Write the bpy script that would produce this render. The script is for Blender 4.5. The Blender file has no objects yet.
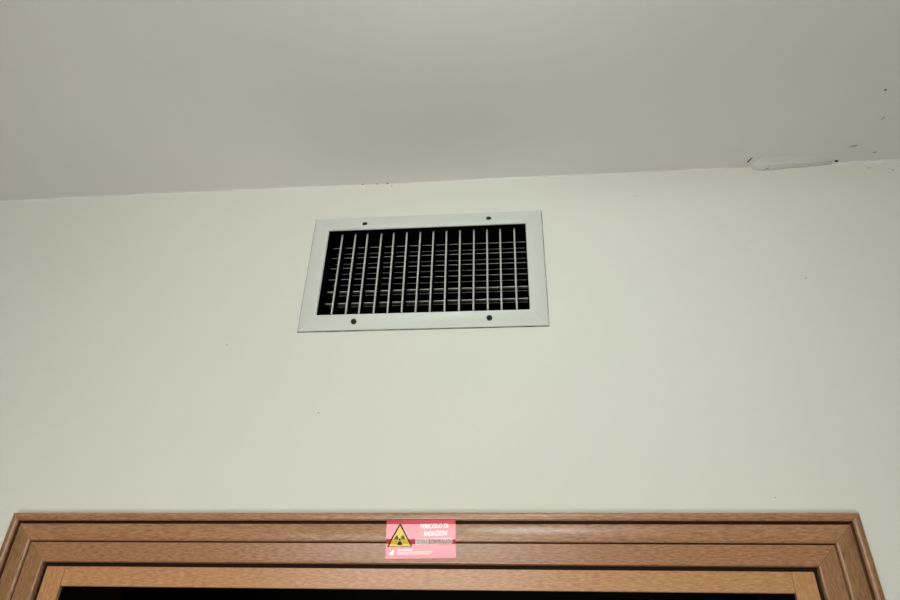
import bpy, bmesh, math, random
from mathutils import Matrix, Vector

random.seed(7)
S = bpy.context.scene
COL = S.collection

# ---------------------------------------------------------------- camera
Z0 = 2.41                                    # height of the grille opening's lower edge
CAM = (0.2691, -0.7703, Z0 - 0.4693)
YAW, PITCH, ROLL, FPX = -0.1031, 0.5625, 0.0264, 649.66


def cam_matrix():
    cy, sy, cp, sp = math.cos(YAW), math.sin(YAW), math.cos(PITCH), math.sin(PITCH)
    f = Vector((sy * cp, cy * cp, sp))
    r = Vector((cy, -sy, 0))
    u = r.cross(f)
    c, s = math.cos(ROLL), math.sin(ROLL)
    R, U = c * r + s * u, -s * r + c * u
    m = Matrix((R, U, -f)).transposed().to_4x4()
    m.translation = Vector(CAM)
    return m


cd = bpy.data.cameras.new('camera')
cam = bpy.data.objects.new('camera', cd)
COL.objects.link(cam)
cd.sensor_width = 36.0
cd.lens = 36.0 * FPX / 900.0
cd.clip_start = 0.02
cam.matrix_world = cam_matrix()
S.camera = cam

# ---------------------------------------------------------------- world, light, exposure
S.view_settings.view_transform = 'Standard'
S.view_settings.look = 'None'
S.view_settings.gamma = 1.0
S.view_settings.use_curve_mapping = False
S.view_settings.exposure = 0.0

W = bpy.data.worlds.new('world')
S.world = W
W.use_nodes = True
W.node_tree.nodes['Background'].inputs[0].default_value = (0.55, 0.62, 0.70, 1)
W.node_tree.nodes['Background'].inputs[1].default_value = 0.6


def area(name, loc, rot, sx, sy, power, color):
    l = bpy.data.lights.new(name, 'AREA')
    l.shape = 'RECTANGLE'
    l.size, l.size_y, l.energy, l.color = sx, sy, power, color
    o = bpy.data.objects.new(name, l)
    COL.objects.link(o)
    o.location = loc
    o.rotation_euler = rot
    return o


OPP = -1.50                                  # wall across the corridor
WX0, WX1, WZ0, WZ1 = -0.22, 0.36, 0.82, 1.64  # assumed window in it, added unseen as a light source
TX0, TX1, TZ0, TZ1 = -0.42, 0.33, 2.35, 2.475  # assumed transom above, added unseen for the sticker's glare
area('assumed_daylight', ((WX0 + WX1) / 2, OPP - 0.07, (WZ0 + WZ1) / 2), (math.radians(90), 0, 0),
     WX1 - WX0 - 0.01, WZ1 - WZ0 - 0.01, 14.8, (1.0, 0.968, 0.91))
area('added_transom_light', ((TX0 + TX1) / 2, OPP - 0.03, (TZ0 + TZ1) / 2), (math.radians(90), 0, 0),
     TX1 - TX0 - 0.01, TZ1 - TZ0 - 0.01, 4.2, (1.0, 0.99, 0.97))
LAMP_X, LAMP_Y, LAMP_R, LAMP_E = 0.30, -0.66, 0.11, 14.5


# ---------------------------------------------------------------- materials
def mat(name, col, rough=0.6, spec=0.5, metallic=0.0, coat=0.0, coat_rough=0.1):
    m = bpy.data.materials.new(name)
    m.use_nodes = True
    b = m.node_tree.nodes['Principled BSDF']
    b.inputs['Base Color'].default_value = (*col, 1)
    b.inputs['Roughness'].default_value = rough
    b.inputs['Specular IOR Level'].default_value = spec
    b.inputs['Metallic'].default_value = metallic
    b.inputs['Coat Weight'].default_value = coat
    b.inputs['Coat Roughness'].default_value = coat_rough
    return m


def nd(m, kind, **kw):
    n = m.node_tree.nodes.new(kind)
    for k, v in kw.items():
        setattr(n, k, v)
    return n


def bump_noise(m, scale, dist, strength=0.3, detail=4, stretch=(1, 1, 1)):
    t, L = m.node_tree, m.node_tree.links
    tc = nd(m, 'ShaderNodeTexCoord')
    mp = nd(m, 'ShaderNodeMapping')
    mp.inputs['Scale'].default_value = stretch
    no = nd(m, 'ShaderNodeTexNoise')
    no.inputs['Scale'].default_value = scale
    no.inputs['Detail'].default_value = detail
    bu = nd(m, 'ShaderNodeBump')
    bu.inputs['Strength'].default_value = strength
    bu.inputs['Distance'].default_value = dist
    L.new(tc.outputs['Object'], mp.inputs['Vector'])
    L.new(mp.outputs[0], no.inputs['Vector'])
    L.new(no.outputs[0], bu.inputs['Height'])
    L.new(bu.outputs[0], t.nodes['Principled BSDF'].inputs['Normal'])
    return no, mp


def colour_noise(m, c1, c2, scale, detail=5, stretch=(1, 1, 1), lo=0.35, hi=0.65):
    t, L = m.node_tree, m.node_tree.links
    tc = nd(m, 'ShaderNodeTexCoord')
    mp = nd(m, 'ShaderNodeMapping')
    mp.inputs['Scale'].default_value = stretch
    no = nd(m, 'ShaderNodeTexNoise')
    no.inputs['Scale'].default_value = scale
    no.inputs['Detail'].default_value = detail
    cr = nd(m, 'ShaderNodeValToRGB')
    cr.color_ramp.elements[0].position, cr.color_ramp.elements[1].position = lo, hi
    cr.color_ramp.elements[0].color = (*c1, 1)
    cr.color_ramp.elements[1].color = (*c2, 1)
    L.new(tc.outputs['Object'], mp.inputs['Vector'])
    L.new(mp.outputs[0], no.inputs['Vector'])
    L.new(no.outputs[0], cr.inputs[0])
    L.new(cr.outputs[0], t.nodes['Principled BSDF'].inputs['Base Color'])


M = {}
M['wall'] = mat('wall_paint', (0.72, 0.735, 0.665), 0.75, 0.25)
colour_noise(M['wall'], (0.73, 0.725, 0.645), (0.76, 0.745, 0.668), 2.2, 3)
bump_noise(M['wall'], 60, 0.002, 0.12, 6)
M['wall_far'] = mat('grey_wall_paint', (0.33, 0.33, 0.31), 0.8, 0.2)
M['ceiling'] = mat('ceiling_paint', (0.62, 0.60, 0.545), 0.85, 0.2)
colour_noise(M['ceiling'], (0.84, 0.82, 0.785), (0.87, 0.85, 0.81), 3.0, 4)
bump_noise(M['ceiling'], 60, 0.002, 0.15, 6)
M['plaster'] = mat('filler_plaster', (0.80, 0.79, 0.745), 0.9, 0.2)
bump_noise(M['plaster'], 140, 0.002, 0.4, 5)
M['lip_shade'] = mat('filler_lip_shade', (0.70, 0.70, 0.65), 0.9, 0.1)  # shade on the underside of the patch's lip, painted grey
M['soot'] = mat('dark_chip', (0.02, 0.02, 0.018), 0.9, 0.1)
M['scuff'] = mat('grey_scuff', (0.36, 0.36, 0.33), 0.9, 0.1)
M['dark_room'] = mat('unlit_room_black', (0.02, 0.018, 0.016), 0.95, 0.0)  # near-black colour stands for the room being unlit
M['floor'] = mat('floor_tile', (0.20, 0.19, 0.17), 0.5, 0.3)
colour_noise(M['floor'], (0.36, 0.345, 0.32), (0.46, 0.44, 0.41), 14)


def wood(name, stretch, dark, light):
    m = mat(name, (0.36, 0.16, 0.07), 0.36, 0.5, 0, 0.8, 0.28)
    colour_noise(m, dark, light, 1.0, 9, stretch, 0.28, 0.70)
    no, mp = bump_noise(m, 1.0, 0.0008, 0.25, 6, stretch)
    return m


CAS = ((0.25, 0.108, 0.047), (0.53, 0.262, 0.122))
JMB = ((0.40, 0.18, 0.076), (0.68, 0.345, 0.155))
M['wood_h'] = wood('walnut_grain_level', (130, 560, 620), *CAS)
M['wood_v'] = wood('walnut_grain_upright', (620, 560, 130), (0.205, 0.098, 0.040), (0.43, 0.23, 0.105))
M['jamb_h'] = wood('pale_walnut_level', (130, 560, 620), *JMB)
M['jamb_v'] = wood('pale_walnut_upright', (620, 560, 130), *JMB)
M['groove_shade'] = mat('dark_groove_shade', (0.045, 0.016, 0.008), 0.6, 0.3)  # shade in the head casing's groove and step, painted dark
M['groove_shade_pale'] = mat('brown_groove_shade', (0.13, 0.055, 0.025), 0.5, 0.4)  # weaker groove shade painted on the side casings
M['seal'] = mat('brown_rubber_seal', (0.016, 0.007, 0.004), 0.7, 0.2)
M['void'] = mat('unlit_lining', (0.012, 0.004, 0.003), 0.9, 0.1)  # near-black colour stands for the unlit opening
M['enamel'] = mat('white_enamel', (0.67, 0.69, 0.625), 0.38, 0.5)
bump_noise(M['enamel'], 40, 0.001, 0.1, 3)
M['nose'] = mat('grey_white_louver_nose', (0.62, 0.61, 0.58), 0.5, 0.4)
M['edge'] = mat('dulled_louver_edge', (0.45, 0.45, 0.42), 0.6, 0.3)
M['blade'] = mat('louver_shade_black', (0.004, 0.004, 0.004), 0.9, 0.0)  # shade on the blade sides, painted near-black
M['duct'] = mat('duct_shade_black', (0.004, 0.004, 0.004), 0.95, 0.0)  # unlit inside of the grille, painted near-black
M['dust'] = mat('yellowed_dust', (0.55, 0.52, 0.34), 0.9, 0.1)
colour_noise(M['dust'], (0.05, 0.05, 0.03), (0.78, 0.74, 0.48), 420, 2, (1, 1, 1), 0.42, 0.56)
M['gap_shade'] = mat('gap_shade_mottled', (0.2, 0.2, 0.18), 0.9, 0.1)  # shadow gap around the vent frame, painted dark and mottled
colour_noise(M['gap_shade'], (0.03, 0.03, 0.027), (0.38, 0.38, 0.34), 45, 3)
M['screw'] = mat('blackened_steel', (0.035, 0.035, 0.033), 0.45, 0.5, 0.6)
M['slot'] = mat('slot_black', (0.006, 0.006, 0.006), 0.9, 0.1)
M['red'] = mat('glossy_red_film', (0.74, 0.030, 0.070), 0.22, 0.5, 0, 0.7, 0.16)
M['yellow'] = mat('glossy_yellow_ink', (0.88, 0.60, 0.02), 0.30, 0.4, 0, 0.25, 0.18)
M['black'] = mat('glossy_black_ink', (0.012, 0.012, 0.012), 0.4, 0.3)
M['grey_ink'] = mat('worn_black_ink', (0.13, 0.11, 0.06), 0.4, 0.3)
M['white'] = mat('white_ink', (0.88, 0.86, 0.82), 0.22, 0.5, 0, 0.7, 0.16)
M['red_ink'] = mat('red_ink', (0.55, 0.05, 0.08), 0.22, 0.5, 0, 0.7, 0.16)
M['pale_ink'] = mat('faded_red_ink', (0.72, 0.42, 0.40), 0.22, 0.5, 0, 0.7, 0.16)
M['metal_white'] = mat('white_lacquer', (0.8, 0.8, 0.78), 0.4, 0.5)
M['diffuser'] = mat('lit_opal_glass', (0.85, 0.84, 0.8), 0.5, 0.4)
M['diffuser'].node_tree.nodes['Principled BSDF'].inputs['Emission Color'].default_value = (0.86, 1.0, 0.985, 1)
M['diffuser'].node_tree.nodes['Principled BSDF'].inputs['Emission Strength'].default_value = LAMP_E


# ---------------------------------------------------------------- mesh helpers
def link(name, me, parent=None):
    o = bpy.data.objects.new(name, me)
    COL.objects.link(o)
    if parent is not None:
        o.parent = parent
    return o


def mesh(name, verts, faces, mats, parent=None, idx=None, smooth=None):
    me = bpy.data.meshes.new(name)
    me.from_pydata([tuple(v) for v in verts], [], faces)
    for m in (mats if isinstance(mats, (list, tuple)) else [mats]):
        me.materials.append(m)
    if idx:
        for p, i in zip(me.polygons, idx):
            p.material_index = i
    bm = bmesh.new()
    bm.from_mesh(me)
    bmesh.ops.remove_doubles(bm, verts=bm.verts, dist=1e-6)
    bmesh.ops.recalc_face_normals(bm, faces=bm.faces)
    bm.to_mesh(me)
    bm.free()
    if smooth:
        me.shade_smooth()
        me.set_sharp_from_angle(angle=math.radians(smooth))
    return link(name, me, parent)


def box_data(x0, x1, y0, y1, z0, z1):
    v = [(x, y, z) for x in (x0, x1) for y in (y0, y1) for z in (z0, z1)]
    f = [(0, 1, 3, 2), (4, 6, 7, 5), (0, 4, 5, 1), (2, 3, 7, 6), (0, 2, 6, 4), (1, 5, 7, 3)]
    return v, f


def box(name, x0, x1, y0, y1, z0, z1, m, parent=None, bevel=0.0):
    v, f = box_data(x0, x1, y0, y1, z0, z1)
    o = mesh(name, v, f, m, parent)
    if bevel:
        bm = bmesh.new()
        bm.from_mesh(o.data)
        bmesh.ops.bevel(bm, geom=bm.edges[:], offset=bevel, segments=2, affect='EDGES')
        bm.to_mesh(o.data)
        bm.free()
    return o


def empty(name, loc, parent=None):
    o = bpy.data.objects.new(name, None)
    o.empty_display_size = 0.05
    COL.objects.link(o)
    o.location = loc
    if parent:
        o.parent = parent
    return o


def tag(o, label, cat, group=None):
    o['label'] = label
    o['category'] = cat
    if group:
        o['group'] = group
    return o


def structure(o, label=None):
    o['kind'] = 'structure'
    if label:
        o['label'] = label
    return o


def holed_wall(name, x0, x1, z0, z1, yf, yb, holes, m):
    """Slab between y=yf and y=yb with rectangular holes (x0,x1,z0,z1)."""
    xs = sorted({x0, x1, *[h[0] for h in holes], *[h[1] for h in holes]})
    zs = sorted({z0, z1, *[h[2] for h in holes], *[h[3] for h in holes]})

    def solid(i, j):
        if i < 0 or j < 0 or i >= len(xs) - 1 or j >= len(zs) - 1:
            return False
        cx, cz = (xs[i] + xs[i + 1]) / 2, (zs[j] + zs[j + 1]) / 2
        return not any(h[0] < cx < h[1] and h[2] < cz < h[3] for h in holes)
    V, F = [], []

    def quad(*p):
        n = len(V)
        V.extend(p)
        F.append((n, n + 1, n + 2, n + 3))
    for i in range(len(xs) - 1):
        for j in range(len(zs) - 1):
            if not solid(i, j):
                continue
            a, b, c, d = xs[i], xs[i + 1], zs[j], zs[j + 1]
            quad((a, yf, c), (b, yf, c), (b, yf, d), (a, yf, d))
            quad((a, yb, c), (a, yb, d), (b, yb, d), (b, yb, c))
            if not solid(i - 1, j):
                quad((a, yf, c), (a, yf, d), (a, yb, d), (a, yb, c))
            if not solid(i + 1, j):
                quad((b, yf, c), (b, yb, c), (b, yb, d), (b, yf, d))
            if not solid(i, j - 1):
                quad((a, yf, c), (a, yb, c), (b, yb, c), (b, yf, c))
            if not solid(i, j + 1):
                quad((a, yf, d), (b, yf, d), (b, yb, d), (a, yb, d))
    return structure(mesh(name, V, F, m))


# ---------------------------------------------------------------- setting
XL, XR = -3.2, 3.4
ZC = Z0 + 0.2437
WT = 0.14                                    # wall thickness
DXL, DXR, DZT = -0.3358, 0.6426, Z0 - 0.2797  # outer edges of the door casing
CW = 0.056                                   # casing width
V_IN = (-0.002, 0.302, Z0 - 0.002, Z0 + 0.152)
D_IN = (DXL + 0.052, DXR - 0.052, 0.0, DZT - 0.030)

wall_front = holed_wall('wall_front', XL, XR, 0, ZC, 0, WT, [V_IN, D_IN], M['wall'])
holed_wall('wall_opposite', XL, XR, 0, ZC, OPP - 0.12, OPP, [(WX0, WX1, WZ0, WZ1), (TX0, TX1, TZ0, TZ1)], M['wall_far'])
structure(box('wall_left', XL - 0.1, XL, OPP - 0.12, WT, 0, ZC, M['wall']))
structure(box('wall_right', XR, XR + 0.1, OPP - 0.12, WT, 0, ZC, M['wall']))
structure(box('floor', XL - 0.1, XR + 0.1, OPP - 0.12, 2.2, -0.1, 0, M['floor']))
ceiling = structure(box('ceiling', XL - 0.1, XR + 0.1, OPP - 0.12, WT, ZC, ZC + 0.1, M['ceiling']))

# dark room beyond the open doorway
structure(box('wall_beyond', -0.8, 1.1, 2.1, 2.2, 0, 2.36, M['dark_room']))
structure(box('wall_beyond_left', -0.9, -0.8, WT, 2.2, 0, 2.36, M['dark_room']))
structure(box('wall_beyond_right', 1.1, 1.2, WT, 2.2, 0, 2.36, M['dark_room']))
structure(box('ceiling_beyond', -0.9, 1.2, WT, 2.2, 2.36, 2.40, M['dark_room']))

# assumed windows across the corridor, out of view
for nm, x0, x1, z0, z1 in (('assumed_window', WX0, WX1, WZ0, WZ1), ('assumed_transom', TX0, TX1, TZ0, TZ1)):
    win = structure(empty(nm, ((x0 + x1) / 2, OPP, z0)))
    wx, wh = (x1 - x0) / 2, z1 - z0
    for a, b, c, d in ((-wx - 0.04, -wx, -0.04, wh + 0.04), (wx, wx + 0.04, -0.04, wh + 0.04)):
        box('frame_side', a, b, 0.0005, 0.015, c, d, M['metal_white'], win)
    box('frame_top', -wx, wx, 0.0005, 0.015, wh, wh + 0.04, M['metal_white'], win)
    box('frame_bottom', -wx, wx, 0.0005, 0.015, -0.04, 0, M['metal_white'], win)


# ---------------------------------------------------------------- plaster repairs and chips on the wall/ceiling joint
def crumb_strip(name, x0, x1, n, y_off, z_off, r, m, parent, seed, on='seam'):
    """A ragged bead of filler lying along the joint between wall and ceiling."""
    rnd = random.Random(seed)
    V, F = [], []
    for i in range(n + 1):
        t = i / n
        x = x0 + (x1 - x0) * t
        e = min(1, 6 * min(t, 1 - t) + 0.12)
        a = r * e * rnd.uniform(0.35, 1.25)
        b = r * e * rnd.uniform(0.35, 1.25)
        V += [(x, 0.0005, ZC - b), (x, -a * 0.55, ZC - b * 0.45), (x, -a, ZC + 0.0005), (x, 0.0005, ZC + 0.0005)]
    for i in range(n):
        for k in range(4):
            F.append((4 * i + k, 4 * i + (k + 1) % 4, 4 * i + 4 + (k + 1) % 4, 4 * i + 4 + k))
    F += [(0, 1, 2, 3), (4 * n + 3, 4 * n + 2, 4 * n + 1, 4 * n)]
    return mesh(name, V, F, m, parent, smooth=60)


def blob(name, c, ux, uy, nrm, a, b, h, m, parent, seed, n=11):
    """Small irregular flake on a surface: long axis ux, short axis uy, height along nrm."""
    rnd = random.Random(seed)
    c, ux, uy, nrm = Vector(c), Vector(ux).normalized(), Vector(uy).normalized(), Vector(nrm)
    V = [c + nrm * h]
    for ring, (s, hh) in enumerate(((0.55, 0.85), (1.0, 0.0))):
        for i in range(n):
            t = 2 * math.pi * i / n
            k = s * rnd.uniform(0.72, 1.2)
            V.append(c + ux * (a * k * math.cos(t)) + uy * (b * k * math.sin(t)) + nrm * (h * hh - (0.0003 if ring else 0)))
    F = [(0, 1 + i, 1 + (i + 1) % n) for i in range(n)]
    F += [(1 + i, 1 + n + i, 1 + n + (i + 1) % n, 1 + (i + 1) % n) for i in range(n)]
    return mesh(name, V, F, m, parent, smooth=60)


crumb_strip('joint_filler', -0.62, 0.06, 60, 0, 0, 0.0022, M['ceiling'], ceiling, 3)
crumb_strip('joint_filler', 0.16, 0.645, 46, 0, 0, 0.0026, M['ceiling'], ceiling, 4)
crumb_strip('joint_filler', 0.76, 1.00, 30, 0, 0, 0.0045, M['ceiling'], ceiling, 5)


def plaster_patch():
    """Long low patch of filler, feathered on to the ceiling and ending in a lip on the wall."""
    rnd = random.Random(11)
    n = 28
    V, F = [], []
    for i in range(n + 1):
        t = i / n
        x = 0.648 + (0.765 - 0.648) * t
        dz = 0.0088 * min(1, 0.35 + 5 * t) * (1 - t) ** 0.9 + 0.0010 + rnd.uniform(-0.0005, 0.0005)
        dy = 0.026 * min(1, 0.55 + 4 * t) * (1 - 0.45 * t) + rnd.uniform(-0.001, 0.001)
        V += [(x, 0.0004, ZC - dz), (x, -0.0045, ZC - dz * 0.93), (x, -0.0075, ZC - dz * 0.45),
              (x, -dy * 0.6, ZC - 0.0010), (x, -dy, ZC + 0.0004), (x, 0.0004, ZC + 0.0004)]
    for i in range(n):
        for k in range(6):
            F.append((6 * i + k, 6 * i + (k + 1) % 6, 6 * i + 6 + (k + 1) % 6, 6 * i + 6 + k))
    F += [tuple(range(6)), tuple(6 * n + k for k in range(5, -1, -1))]
    I = [1 if k in (0, 1) else 0 for i in range(n) for k in range(6)] + [0, 0]
    return mesh('plaster_patch', V, F, [M['plaster'], M['lip_shade']], ceiling, I, smooth=45)


plaster_patch()
UP, DN, RT, OUT = (0, 0, 1), (0, 0, -1), (1, 0, 0), (0, -1, 0)
# chips and specks on the ceiling
for i, (x, y, ang, a, b, m) in enumerate((
        (0.6405, -0.0160, 66, 0.0070, 0.0010, 'soot'), (0.770, -0.0055, -18, 0.0042, 0.0019, 'soot'),
        (0.7806, -0.1384, 40, 0.0022, 0.0012, 'soot'), (0.782, -0.036, 12, 0.007, 0.0014, 'scuff'),
        (0.7995, -0.088, 55, 0.0035, 0.0009, 'scuff'), (0.818, -0.021, 5, 0.004, 0.001, 'scuff'),
        (0.0840, -0.0012, 0, 0.0016, 0.0012, 'soot'), (0.0667, -0.0010, 0, 0.0011, 0.0009, 'soot'),
        (0.0430, -0.0010, 0, 0.0014, 0.0008, 'soot'))):
    t = math.radians(ang)
    blob('paint_chip', (x, y, ZC), (math.cos(t), -math.sin(t), 0), (math.sin(t), math.cos(t), 0), DN,
         a, b, 0.0012, M[m], ceiling, 20 + i)
# specks on the wall
for i, (x, z, a, b, m) in enumerate((
        (0.0905, 0.2385, 0.0012, 0.0018, 'scuff'), (0.848, 0.226, 0.0012, 0.0012, 'soot'),
        (0.675, 0.0375, 0.0014, 0.0012, 'scuff'), (0.022, -0.148, 0.0011, 0.0014, 'scuff'),
        (-0.122, -0.045, 0.0016, 0.0008, 'scuff'), (0.565, -0.258, 0.0009, 0.0009, 'scuff'),
        (0.8155, 0.232, 0.0045, 0.0008, 'scuff'), (0.4685, 0.196, 0.0012, 0.0009, 'scuff'))):
    blob('paint_speck', (x, 0, Z0 + z), RT, UP, OUT, a, b, 0.0006, M[m], wall_front, 50 + i)
# dark cavities left in the edge of the plaster patch
for i, (x, z, a, b) in enumerate(((0.668, -0.0092, 0.0024, 0.0009), (0.694, -0.0062, 0.0009, 0.0008),
                                  (0.713, -0.0052, 0.0010, 0.0008), (0.731, -0.0046, 0.0010, 0.0006))):
    blob('paint_chip', (x, -0.0045, ZC + z + 0.001), RT, UP, OUT, a, b, 0.0008, M['scuff'], ceiling, 80 + i)


# ---------------------------------------------------------------- doorway
door = structure(empty('door_1', ((DXL + DXR) / 2, 0, 0)),
                 'doorway with moulded brown wooden casing, open on to a dark room')
dx = (DXL + DXR) / 2
HW = (DXR - DXL) / 2

# casing section: (distance inwards from the outer edge, height off the wall), metres
PROF = [(-0.0023, 0), (-0.0023, 0.0120)]
for k in range(0, 13):                       # round bead on the outer edge
    a = math.pi * (1 - k / 12)
    PROF.append((0.00235 + 0.00465 * math.cos(a), 0.0135 + 0.0045 * math.sin(a)))
PROF += [(0.0072, 0.0070), (0.0096, 0.0065), (0.0104, 0.0128), (0.0112, 0.0134), (0.0258, 0.0134)]
for k in range(1, 7):                        # small cove down to the inner flat
    a = k / 6 * math.pi / 2
    PROF.append((0.0262 + 0.0036 * math.sin(a), 0.0134 - 0.0040 * (1 - math.cos(a))))
PROF += [(0.0304, 0.0086), (0.0312, 0.0096), (0.0500, 0.0096)]
for k in range(1, 7):                        # rounded inner arris
    a = k / 6 * math.pi / 2
    PROF.append((0.0500 + 0.0028 * math.sin(a), 0.0096 - 0.0028 * (1 - math.cos(a))))
PROF += [(0.0528, 0.0)]


PROF = [(d, h * 0.75) for d, h in PROF]


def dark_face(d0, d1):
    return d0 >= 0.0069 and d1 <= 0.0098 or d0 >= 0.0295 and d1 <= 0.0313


def sweep(name, path, m, dark):
    """path(d) gives the two end points (x, z) of the moulding's line at depth d."""
    V, F = [], []
    n = len(PROF)
    for d, h in PROF:
        (xa, za), (xb, zb) = path(d)
        V += [(xa, -h, za), (xb, -h, zb)]
    for i in range(n):
        j = (i + 1) % n
        F.append((2 * i, 2 * j, 2 * j + 1, 2 * i + 1))
    F.append(tuple(2 * i for i in range(n)))
    F.append(tuple(2 * i + 1 for i in range(n - 1, -1, -1)))
    I = [1 if dark_face(PROF[i][0], PROF[(i + 1) % n][0]) else 0 for i in range(n)] + [0, 0]
    return mesh(name, V, F, [m, dark], door, I, smooth=35)


G = 0.00015
sweep('casing_head', lambda d: ((-HW + d + G, DZT - d), (HW - d - G, DZT - d)), M['wood_h'], M['groove_shade'])
sweep('casing_side', lambda d: ((-HW + d, DZT - d - G), (-HW + d, 0)), M['wood_v'], M['groove_shade_pale'])
sweep('casing_side', lambda d: ((HW - d, DZT - d - G), (HW - d, 0)), M['wood_v'], M['groove_shade_pale'])

# dark seal lying between casing and jamb strips
s0, s1 = 0.0525, 0.0590
box('seal_head', -HW + s0, HW - s0, 0.0005, 0.006, DZT - s1, DZT - s0, M['seal'], door)
box('seal_side', -HW + s0, -HW + s1, 0.0005, 0.006, 0, DZT - s1, M['seal'], door)
box('seal_side', HW - s1, HW - s0, 0.0005, 0.006, 0, DZT - s1, M['seal'], door)
# flat jamb strips, the side ones running up past the head one
j0, j1 = 0.0572, 0.0805
box('jamb_side', -HW + j0, -HW + j1, -0.002, 0.004, 0, DZT - j0, M['jamb_v'], door, 0.0005)
box('jamb_side', HW - j1, HW - j0, -0.002, 0.004, 0, DZT - j0, M['jamb_v'], door, 0.0005)
box('jamb_head', -HW + j1 + 0.0004, HW - j1 - 0.0004, -0.002, 0.003, DZT - 0.0785, DZT - j0, M['jamb_h'], door, 0.0005)
# lining of the opening behind the strips, its lack of light painted near-black
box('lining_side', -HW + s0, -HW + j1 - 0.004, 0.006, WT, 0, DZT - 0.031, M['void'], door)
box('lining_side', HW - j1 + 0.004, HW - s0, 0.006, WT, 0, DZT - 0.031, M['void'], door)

# ---------------------------------------------------------------- ventilation grille
vent = tag(empty('air_vent', (0, 0, Z0)),
           'white metal ventilation grille with dark unlit interior, on wall above the doorway', 'vent')
VW, VH = 0.300, 0.150
ML, MR, MT, MB = 0.0233, 0.0247, 0.0239, 0.0272
# frame section: fraction from outer to inner edge, height off the wall
FP = [(0.0, 0.0008), (0.0, 0.0018), (0.02, 0.0024), (0.84, 0.0108), (0.90, 0.0111), (0.95, 0.0109),
      (1.0, 0.0096), (1.0, 0.0080)]
INZ = -0.0060                                # the opening sits a little low in the frame


def vent_frame():
    V, F = [], []
    for t, h in FP:
        x0, x1 = -ML * (1 - t) + 0.0026 * t, VW + MR * (1 - t)
        z0, z1 = -MB * (1 - t) + INZ * t, VH + MT * (1 - t) + INZ * t
        V += [(x0, -h, z0), (x1, -h, z0), (x1, -h, z1), (x0, -h, z1)]
    for i in range(len(FP) - 1):
        for k in range(4):
            F.append((4 * i + k, 4 * i + (k + 1) % 4, 4 * i + 4 + (k + 1) % 4, 4 * i + 4 + k))
    i = len(FP) - 1
    for k in range(4):                       # back
        F.append((4 * i + k, 4 * i + (k + 1) % 4, (k + 1) % 4, k))
    return mesh('frame', V, F, M['enamel'], vent, smooth=25)


vent_frame()


def ring(name, x0, x1, z0, z1, w, ya, yb, m):
    V = []
    for y in (ya, yb):
        for g in (0, w):
            V += [(x0 + g, y, z0 + g), (x1 - g, y, z0 + g), (x1 - g, y, z1 - g), (x0 + g, y, z1 - g)]
    F = []
    for a, b in ((0, 4), (8, 12), (0, 8), (4, 12)):
        for k in range(4):
            F.append((a + k, a + (k + 1) % 4, b + (k + 1) % 4, b + k))
    return mesh(name, V, F, m, vent)


ring('gap_shade_line', -ML - 0.0008, VW + MR + 0.0009, -MB - 0.0008, VH + MT + 0.0005, 0.004, 0.0004, -0.0010, M['gap_shade'])  # thin ring added as the frame's painted gap shadow
ring('collar_shade', 0.0030, VW - 0.0004, INZ + 0.0004, VH + INZ - 0.0004, -0.0018, 0.0005, -0.0078, M['duct'])  # shade inside the frame's inner lip, painted black


def disc_ring(V, F, rings, n, cx, cz):
    base = len(V)
    for r, y in rings:
        for i in range(n):
            a = 2 * math.pi * i / n
            V.append((cx + r * math.cos(a), y, cz + r * math.sin(a)))
    for k in range(len(rings) - 1):
        for i in range(n):
            F.append((base + k * n + i, base + k * n + (i + 1) % n, base + (k + 1) * n + (i + 1) % n, base + (k + 1) * n + i))
    F.append(tuple(base + (len(rings) - 1) * n + i for i in range(n)))


for sx, sz, ang in ((0.0565, 0.1595, 20), (0.2454, 0.1610, 70), (0.0565, -0.0125, 35), (0.2448, -0.0122, 10)):
    V, F = [], []
    disc_ring(V, F, [(0.0040, 0.002), (0.0040, -0.0006), (0.0033, -0.0015), (0.0018, -0.0020)], 20, 0, 0)
    s = mesh('screw', V, F, M['screw'], vent, smooth=50)
    s.location = (sx, -0.0082 if sz > 0 else -0.0073, sz - 0.004)
    s.rotation_mode = 'YXZ'
    s.rotation_euler = (-0.34 if sz > 0 else 0.34, math.radians(ang), 0)
    v1, f1 = box_data(-0.0022, 0.0022, -0.00212, -0.0008, -0.0004, 0.0004)
    v2, f2 = box_data(-0.0004, 0.0004, -0.00212, -0.0008, -0.0022, 0.0022)
    mesh('cross_slot', v1 + v2, f1 + [tuple(i + 8 for i in f) for f in f2], M['slot'], s)


def louver(name, length, depth, t, axis, nose=0.0022, dusty=False, edge='nose'):
    """Blade with a rounded pale nose. axis 'z' upright, 'x' level; nose at y=0, body towards +y."""
    sec = []                                  # (y, across)
    k = 8
    for i in range(k + 1):
        a = -math.pi / 2 + math.pi * i / k
        sec.append((nose - nose * math.cos(a), t / 2 * math.sin(a)))
    tail = [(depth * 0.5, t * 0.46), (depth, t * 0.2), (depth, -t * 0.2), (depth * 0.5, -t * 0.46)]
    sec += tail
    n = len(sec)
    V, F, I = [], [], []
    for e in (0, length):
        for y, c in sec:
            V.append((c, y, e) if axis == 'z' else (e, y, c))
    for i in range(n):
        j = (i + 1) % n
        F.append((i, j, n + j, n + i))
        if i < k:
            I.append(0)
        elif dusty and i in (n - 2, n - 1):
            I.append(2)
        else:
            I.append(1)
    F += [tuple(range(n)), tuple(range(2 * n - 1, n - 1, -1))]
    I += [1, 1]
    me = bpy.data.meshes.new(name)
    me.from_pydata(V, [], F)
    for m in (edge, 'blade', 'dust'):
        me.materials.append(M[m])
    for p, i in zip(me.polygons, I):
        p.material_index = i
    bm = bmesh.new()
    bm.from_mesh(me)
    bmesh.ops.recalc_face_normals(bm, faces=bm.faces)
    bm.to_mesh(me)
    bm.free()
    return me


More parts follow.
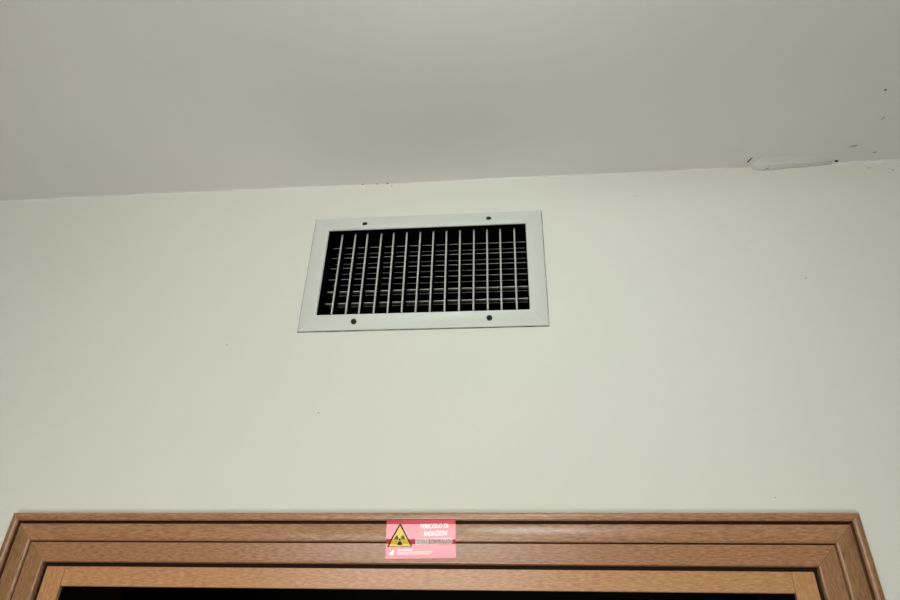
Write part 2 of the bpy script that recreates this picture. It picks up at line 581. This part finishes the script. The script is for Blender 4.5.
rv = random.Random(5)
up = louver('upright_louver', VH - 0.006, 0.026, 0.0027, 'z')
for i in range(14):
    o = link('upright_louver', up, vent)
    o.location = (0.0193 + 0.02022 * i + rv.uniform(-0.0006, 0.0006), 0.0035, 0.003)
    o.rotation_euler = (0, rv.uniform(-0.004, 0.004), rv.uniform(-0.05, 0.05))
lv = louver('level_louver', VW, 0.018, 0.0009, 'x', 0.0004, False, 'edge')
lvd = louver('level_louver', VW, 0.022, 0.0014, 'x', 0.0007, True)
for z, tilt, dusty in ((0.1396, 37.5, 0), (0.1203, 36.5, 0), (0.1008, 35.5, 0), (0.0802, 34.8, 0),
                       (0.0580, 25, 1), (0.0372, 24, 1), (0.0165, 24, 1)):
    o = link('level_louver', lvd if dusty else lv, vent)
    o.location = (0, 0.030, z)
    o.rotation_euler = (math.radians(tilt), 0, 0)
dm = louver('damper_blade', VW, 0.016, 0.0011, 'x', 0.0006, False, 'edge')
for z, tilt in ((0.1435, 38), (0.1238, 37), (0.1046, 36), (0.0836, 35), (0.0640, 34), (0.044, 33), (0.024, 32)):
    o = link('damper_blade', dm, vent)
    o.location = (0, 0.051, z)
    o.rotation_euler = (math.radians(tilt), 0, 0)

# duct behind the grille, its deep shade painted black, open to the room
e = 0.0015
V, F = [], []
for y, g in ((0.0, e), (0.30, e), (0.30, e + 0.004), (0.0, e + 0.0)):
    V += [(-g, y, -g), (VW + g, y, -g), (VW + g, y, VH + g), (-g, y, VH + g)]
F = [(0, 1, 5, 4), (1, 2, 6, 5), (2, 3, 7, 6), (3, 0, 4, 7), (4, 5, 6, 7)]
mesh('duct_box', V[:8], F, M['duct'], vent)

# ---------------------------------------------------------------- warning sticker on the casing
ST_X0, ST_X1, ST_D0, ST_D1 = 0.1245, 0.2040, 0.0062, 0.0475
stk_w, stk_h = ST_X1 - ST_X0, ST_D1 - ST_D0
BREAKS = [(0.0, 0.0186), (0.0068, 0.0168), (0.0108, 0.0139), (0.0272, 0.0138), (0.0320, 0.0101), (0.06, 0.0101)]


BREAKS = [(d, (h - 0.0004) * 0.75 + 0.0004) for d, h in BREAKS]


def stk_height(d):
    for (a, h0), (b, h1) in zip(BREAKS, BREAKS[1:]):
        if a <= d <= b:
            return h0 + (h1 - h0) * (d - a) / (b - a)
    return BREAKS[-1][1]


ROT = math.radians(1.2)
sticker = tag(empty('warning_sticker', ((ST_X0 + ST_X1) / 2, 0, DZT - (ST_D0 + ST_D1) / 2)),
              'small red warning sticker with yellow radiation triangle, stuck on wooden door casing', 'sticker')


def stick(name, bm, m, lift, parent, thick=0.0):
    """Lay flat artwork (u to the right, v up, origin at the sticker's centre) on the casing's relief."""
    oz = (ST_D0 + ST_D1) / 2
    bmesh.ops.rotate(bm, verts=bm.verts, cent=(0, 0, 0), matrix=Matrix.Rotation(ROT, 3, 'Z'))
    for b, _ in BREAKS[1:-1]:
        bmesh.ops.bisect_plane(bm, geom=bm.verts[:] + bm.edges[:] + bm.faces[:], plane_co=(0, oz - b, 0), plane_no=(0, 1, 0))
    if thick:
        r = bmesh.ops.extrude_face_region(bm, geom=bm.faces[:])
        for g in r['geom']:
            if isinstance(g, bmesh.types.BMVert):
                g.co.z += thick
    for v in bm.verts:
        u, w, k = v.co
        v.co = (u, -(stk_height(oz - w) + lift + k), w)
    bmesh.ops.recalc_face_normals(bm, faces=bm.faces)
    me = bpy.data.meshes.new(name)
    bm.to_mesh(me)
    bm.free()
    me.materials.append(m)
    o = link(name, me, parent)
    return o


def poly_bm(polys):
    bm = bmesh.new()
    for p in polys:
        bm.faces.new([bm.verts.new((x, y, 0)) for x, y in p])
    return bm


def px(u, v):
    """Sticker artwork coordinates: u 0..70 from the left, v 0..40 from the top."""
    return (u / 70 - 0.5) * stk_w, (0.5 - v / 40) * stk_h


def rect(u0, v0, u1, v1):
    return [px(u0, v1), px(u1, v1), px(u1, v0), px(u0, v0)]


stick('film', poly_bm([rect(0, 0, 70, 40)]), M['red'], 0.0, sticker, 0.00025)
T0 = 0.00030
tri = [px(13.9, 2.6), px(26.8, 27.4), px(1.0, 27.4)]
tri_in = [px(13.9, 6.4), px(23.9, 25.9), px(3.9, 25.9)]
pic = stick('triangle_border', poly_bm([tri]), M['black'], T0, sticker, 0.00003)
stick('triangle_field', poly_bm([[px(13.9, 5.6), px(25.0, 26.9), px(2.9, 26.9)]]), M['yellow'], T0 + 0.00008, pic, 0.00003)


def sector(cu, cv, r0, r1, a0, a1, n=8):
    P = []
    for i in range(n + 1):
        a = math.radians(a0 + (a1 - a0) * i / n)
        P.append((cu + r1 * math.cos(a), cv - r1 * math.sin(a)))
    for i in range(n, -1, -1):
        a = math.radians(a0 + (a1 - a0) * i / n)
        P.append((cu + r0 * math.cos(a), cv - r0 * math.sin(a)))
    return [px(u, v) for u, v in P]


C3 = (13.9, 20.2)
stick('trefoil_blade', poly_bm([sector(*C3, 1.9, 5.6, 240, 300)]), M['black'], T0 + 0.00014, pic, 0.00002)
for a0 in (0, 120):
    stick('trefoil_blade', poly_bm([sector(*C3, 1.9, 5.4, a0, a0 + 60)]), M['grey_ink'], T0 + 0.00014, pic, 0.00002)
stick('trefoil_dot', poly_bm([[px(C3[0] + 1.0 * math.cos(i * math.pi / 6), C3[1] + 1.0 * math.sin(i * math.pi / 6)) for i in range(12)]]),
      M['black'], T0 + 0.00014, pic, 0.00002)


def text_bm(s, u0, u1, v0, v1):
    cu = bpy.data.curves.new('t', 'FONT')
    cu.body = s
    cu.resolution_u = 3
    cu.offset = 0.03
    o = bpy.data.objects.new('t', cu)
    COL.objects.link(o)
    dg = bpy.context.evaluated_depsgraph_get()
    me = bpy.data.meshes.new_from_object(o.evaluated_get(dg))
    bpy.data.objects.remove(o)
    bm = bmesh.new()
    bm.from_mesh(me)
    bpy.data.meshes.remove(me)
    xs = [v.co.x for v in bm.verts]
    ys = [v.co.y for v in bm.verts]
    a, b = px(u0, v1), px(u1, v0)
    for v in bm.verts:
        v.co.x = a[0] + (v.co.x - min(xs)) / (max(xs) - min(xs)) * (b[0] - a[0])
        v.co.y = a[1] + (v.co.y - min(ys)) / (max(ys) - min(ys)) * (b[1] - a[1])
        v.co.z = 0
    for f in bm.faces:
        f.smooth = False
    return bm


stick('lettering', text_bm('PERICOLO DI', 34.5, 62.5, 4.2, 9.2), M['white'], T0, sticker, 0.00003)
stick('lettering', text_bm('RADIAZIONI', 38.5, 61.5, 11.8, 17.2), M['white'], T0, sticker, 0.00003)
pan = stick('text_panel', poly_bm([rect(29.5, 20.2, 43.2, 25.2), rect(44.3, 20.2, 66.5, 25.2)]), M['white'], T0, sticker, 0.00003)
stick('lettering', text_bm('ZONA', 31.0, 41.8, 20.9, 24.6), M['pale_ink'], T0 + 0.00008, pan, 0.00002)
stick('lettering', text_bm('CONTROLLATA', 45.2, 65.6, 20.9, 24.6), M['red_ink'], T0 + 0.00008, pan, 0.00002)
# small print: rows of tiny dashes, too small to read in the photograph
rs = random.Random(3)
rows = []
for v, u1, hgt in ((30.0, 27, 1.5), (32.7, 47, 0.9), (34.6, 44, 0.9)):
    u = 12.0
    while u < u1:
        w = rs.uniform(0.7, 1.6)
        rows.append(rect(u, v, u + w, v + hgt))
        u += w + rs.uniform(0.35, 0.8)
stick('small_print', poly_bm(rows), M['white'], T0, sticker, 0.00003)
stick('emblem', poly_bm([[px(2.8, 34.6), px(5.4, 32.6), px(7.0, 30.4), px(7.9, 30.8), px(8.2, 33.2), px(7.4, 36.2), px(5.8, 36.6), px(4.9, 35.4)]]),
      M['white'], T0, sticker, 0.00003)

# ---------------------------------------------------------------- assumed ceiling lamp, added out of view to light the wall
lamp = tag(empty('assumed_ceiling_lamp', (LAMP_X, LAMP_Y, ZC)), 'assumed round opal glass ceiling lamp over the corridor', 'lamp')
V, F = [], []
disc_ring(V, F, [(LAMP_R * 0.75, 0.0), (LAMP_R * 0.75, -0.02), (LAMP_R * 0.7, -0.022)], 32, 0, 0)
mesh('assumed_lamp_base', [(x, z, y) for x, y, z in V], F, M['metal_white'], lamp, smooth=40)
V, F = [], []
rings = [(LAMP_R * math.sin(a), -0.075 + 0.052 * math.cos(a))
         for a in [math.pi * (0.12 + 0.83 * k / 12) for k in range(13)]]
disc_ring(V, F, rings, 32, 0, 0)
mesh('assumed_lamp_globe', [(x, z, y) for x, y, z in V], F, M['diffuser'], lamp, smooth=60)
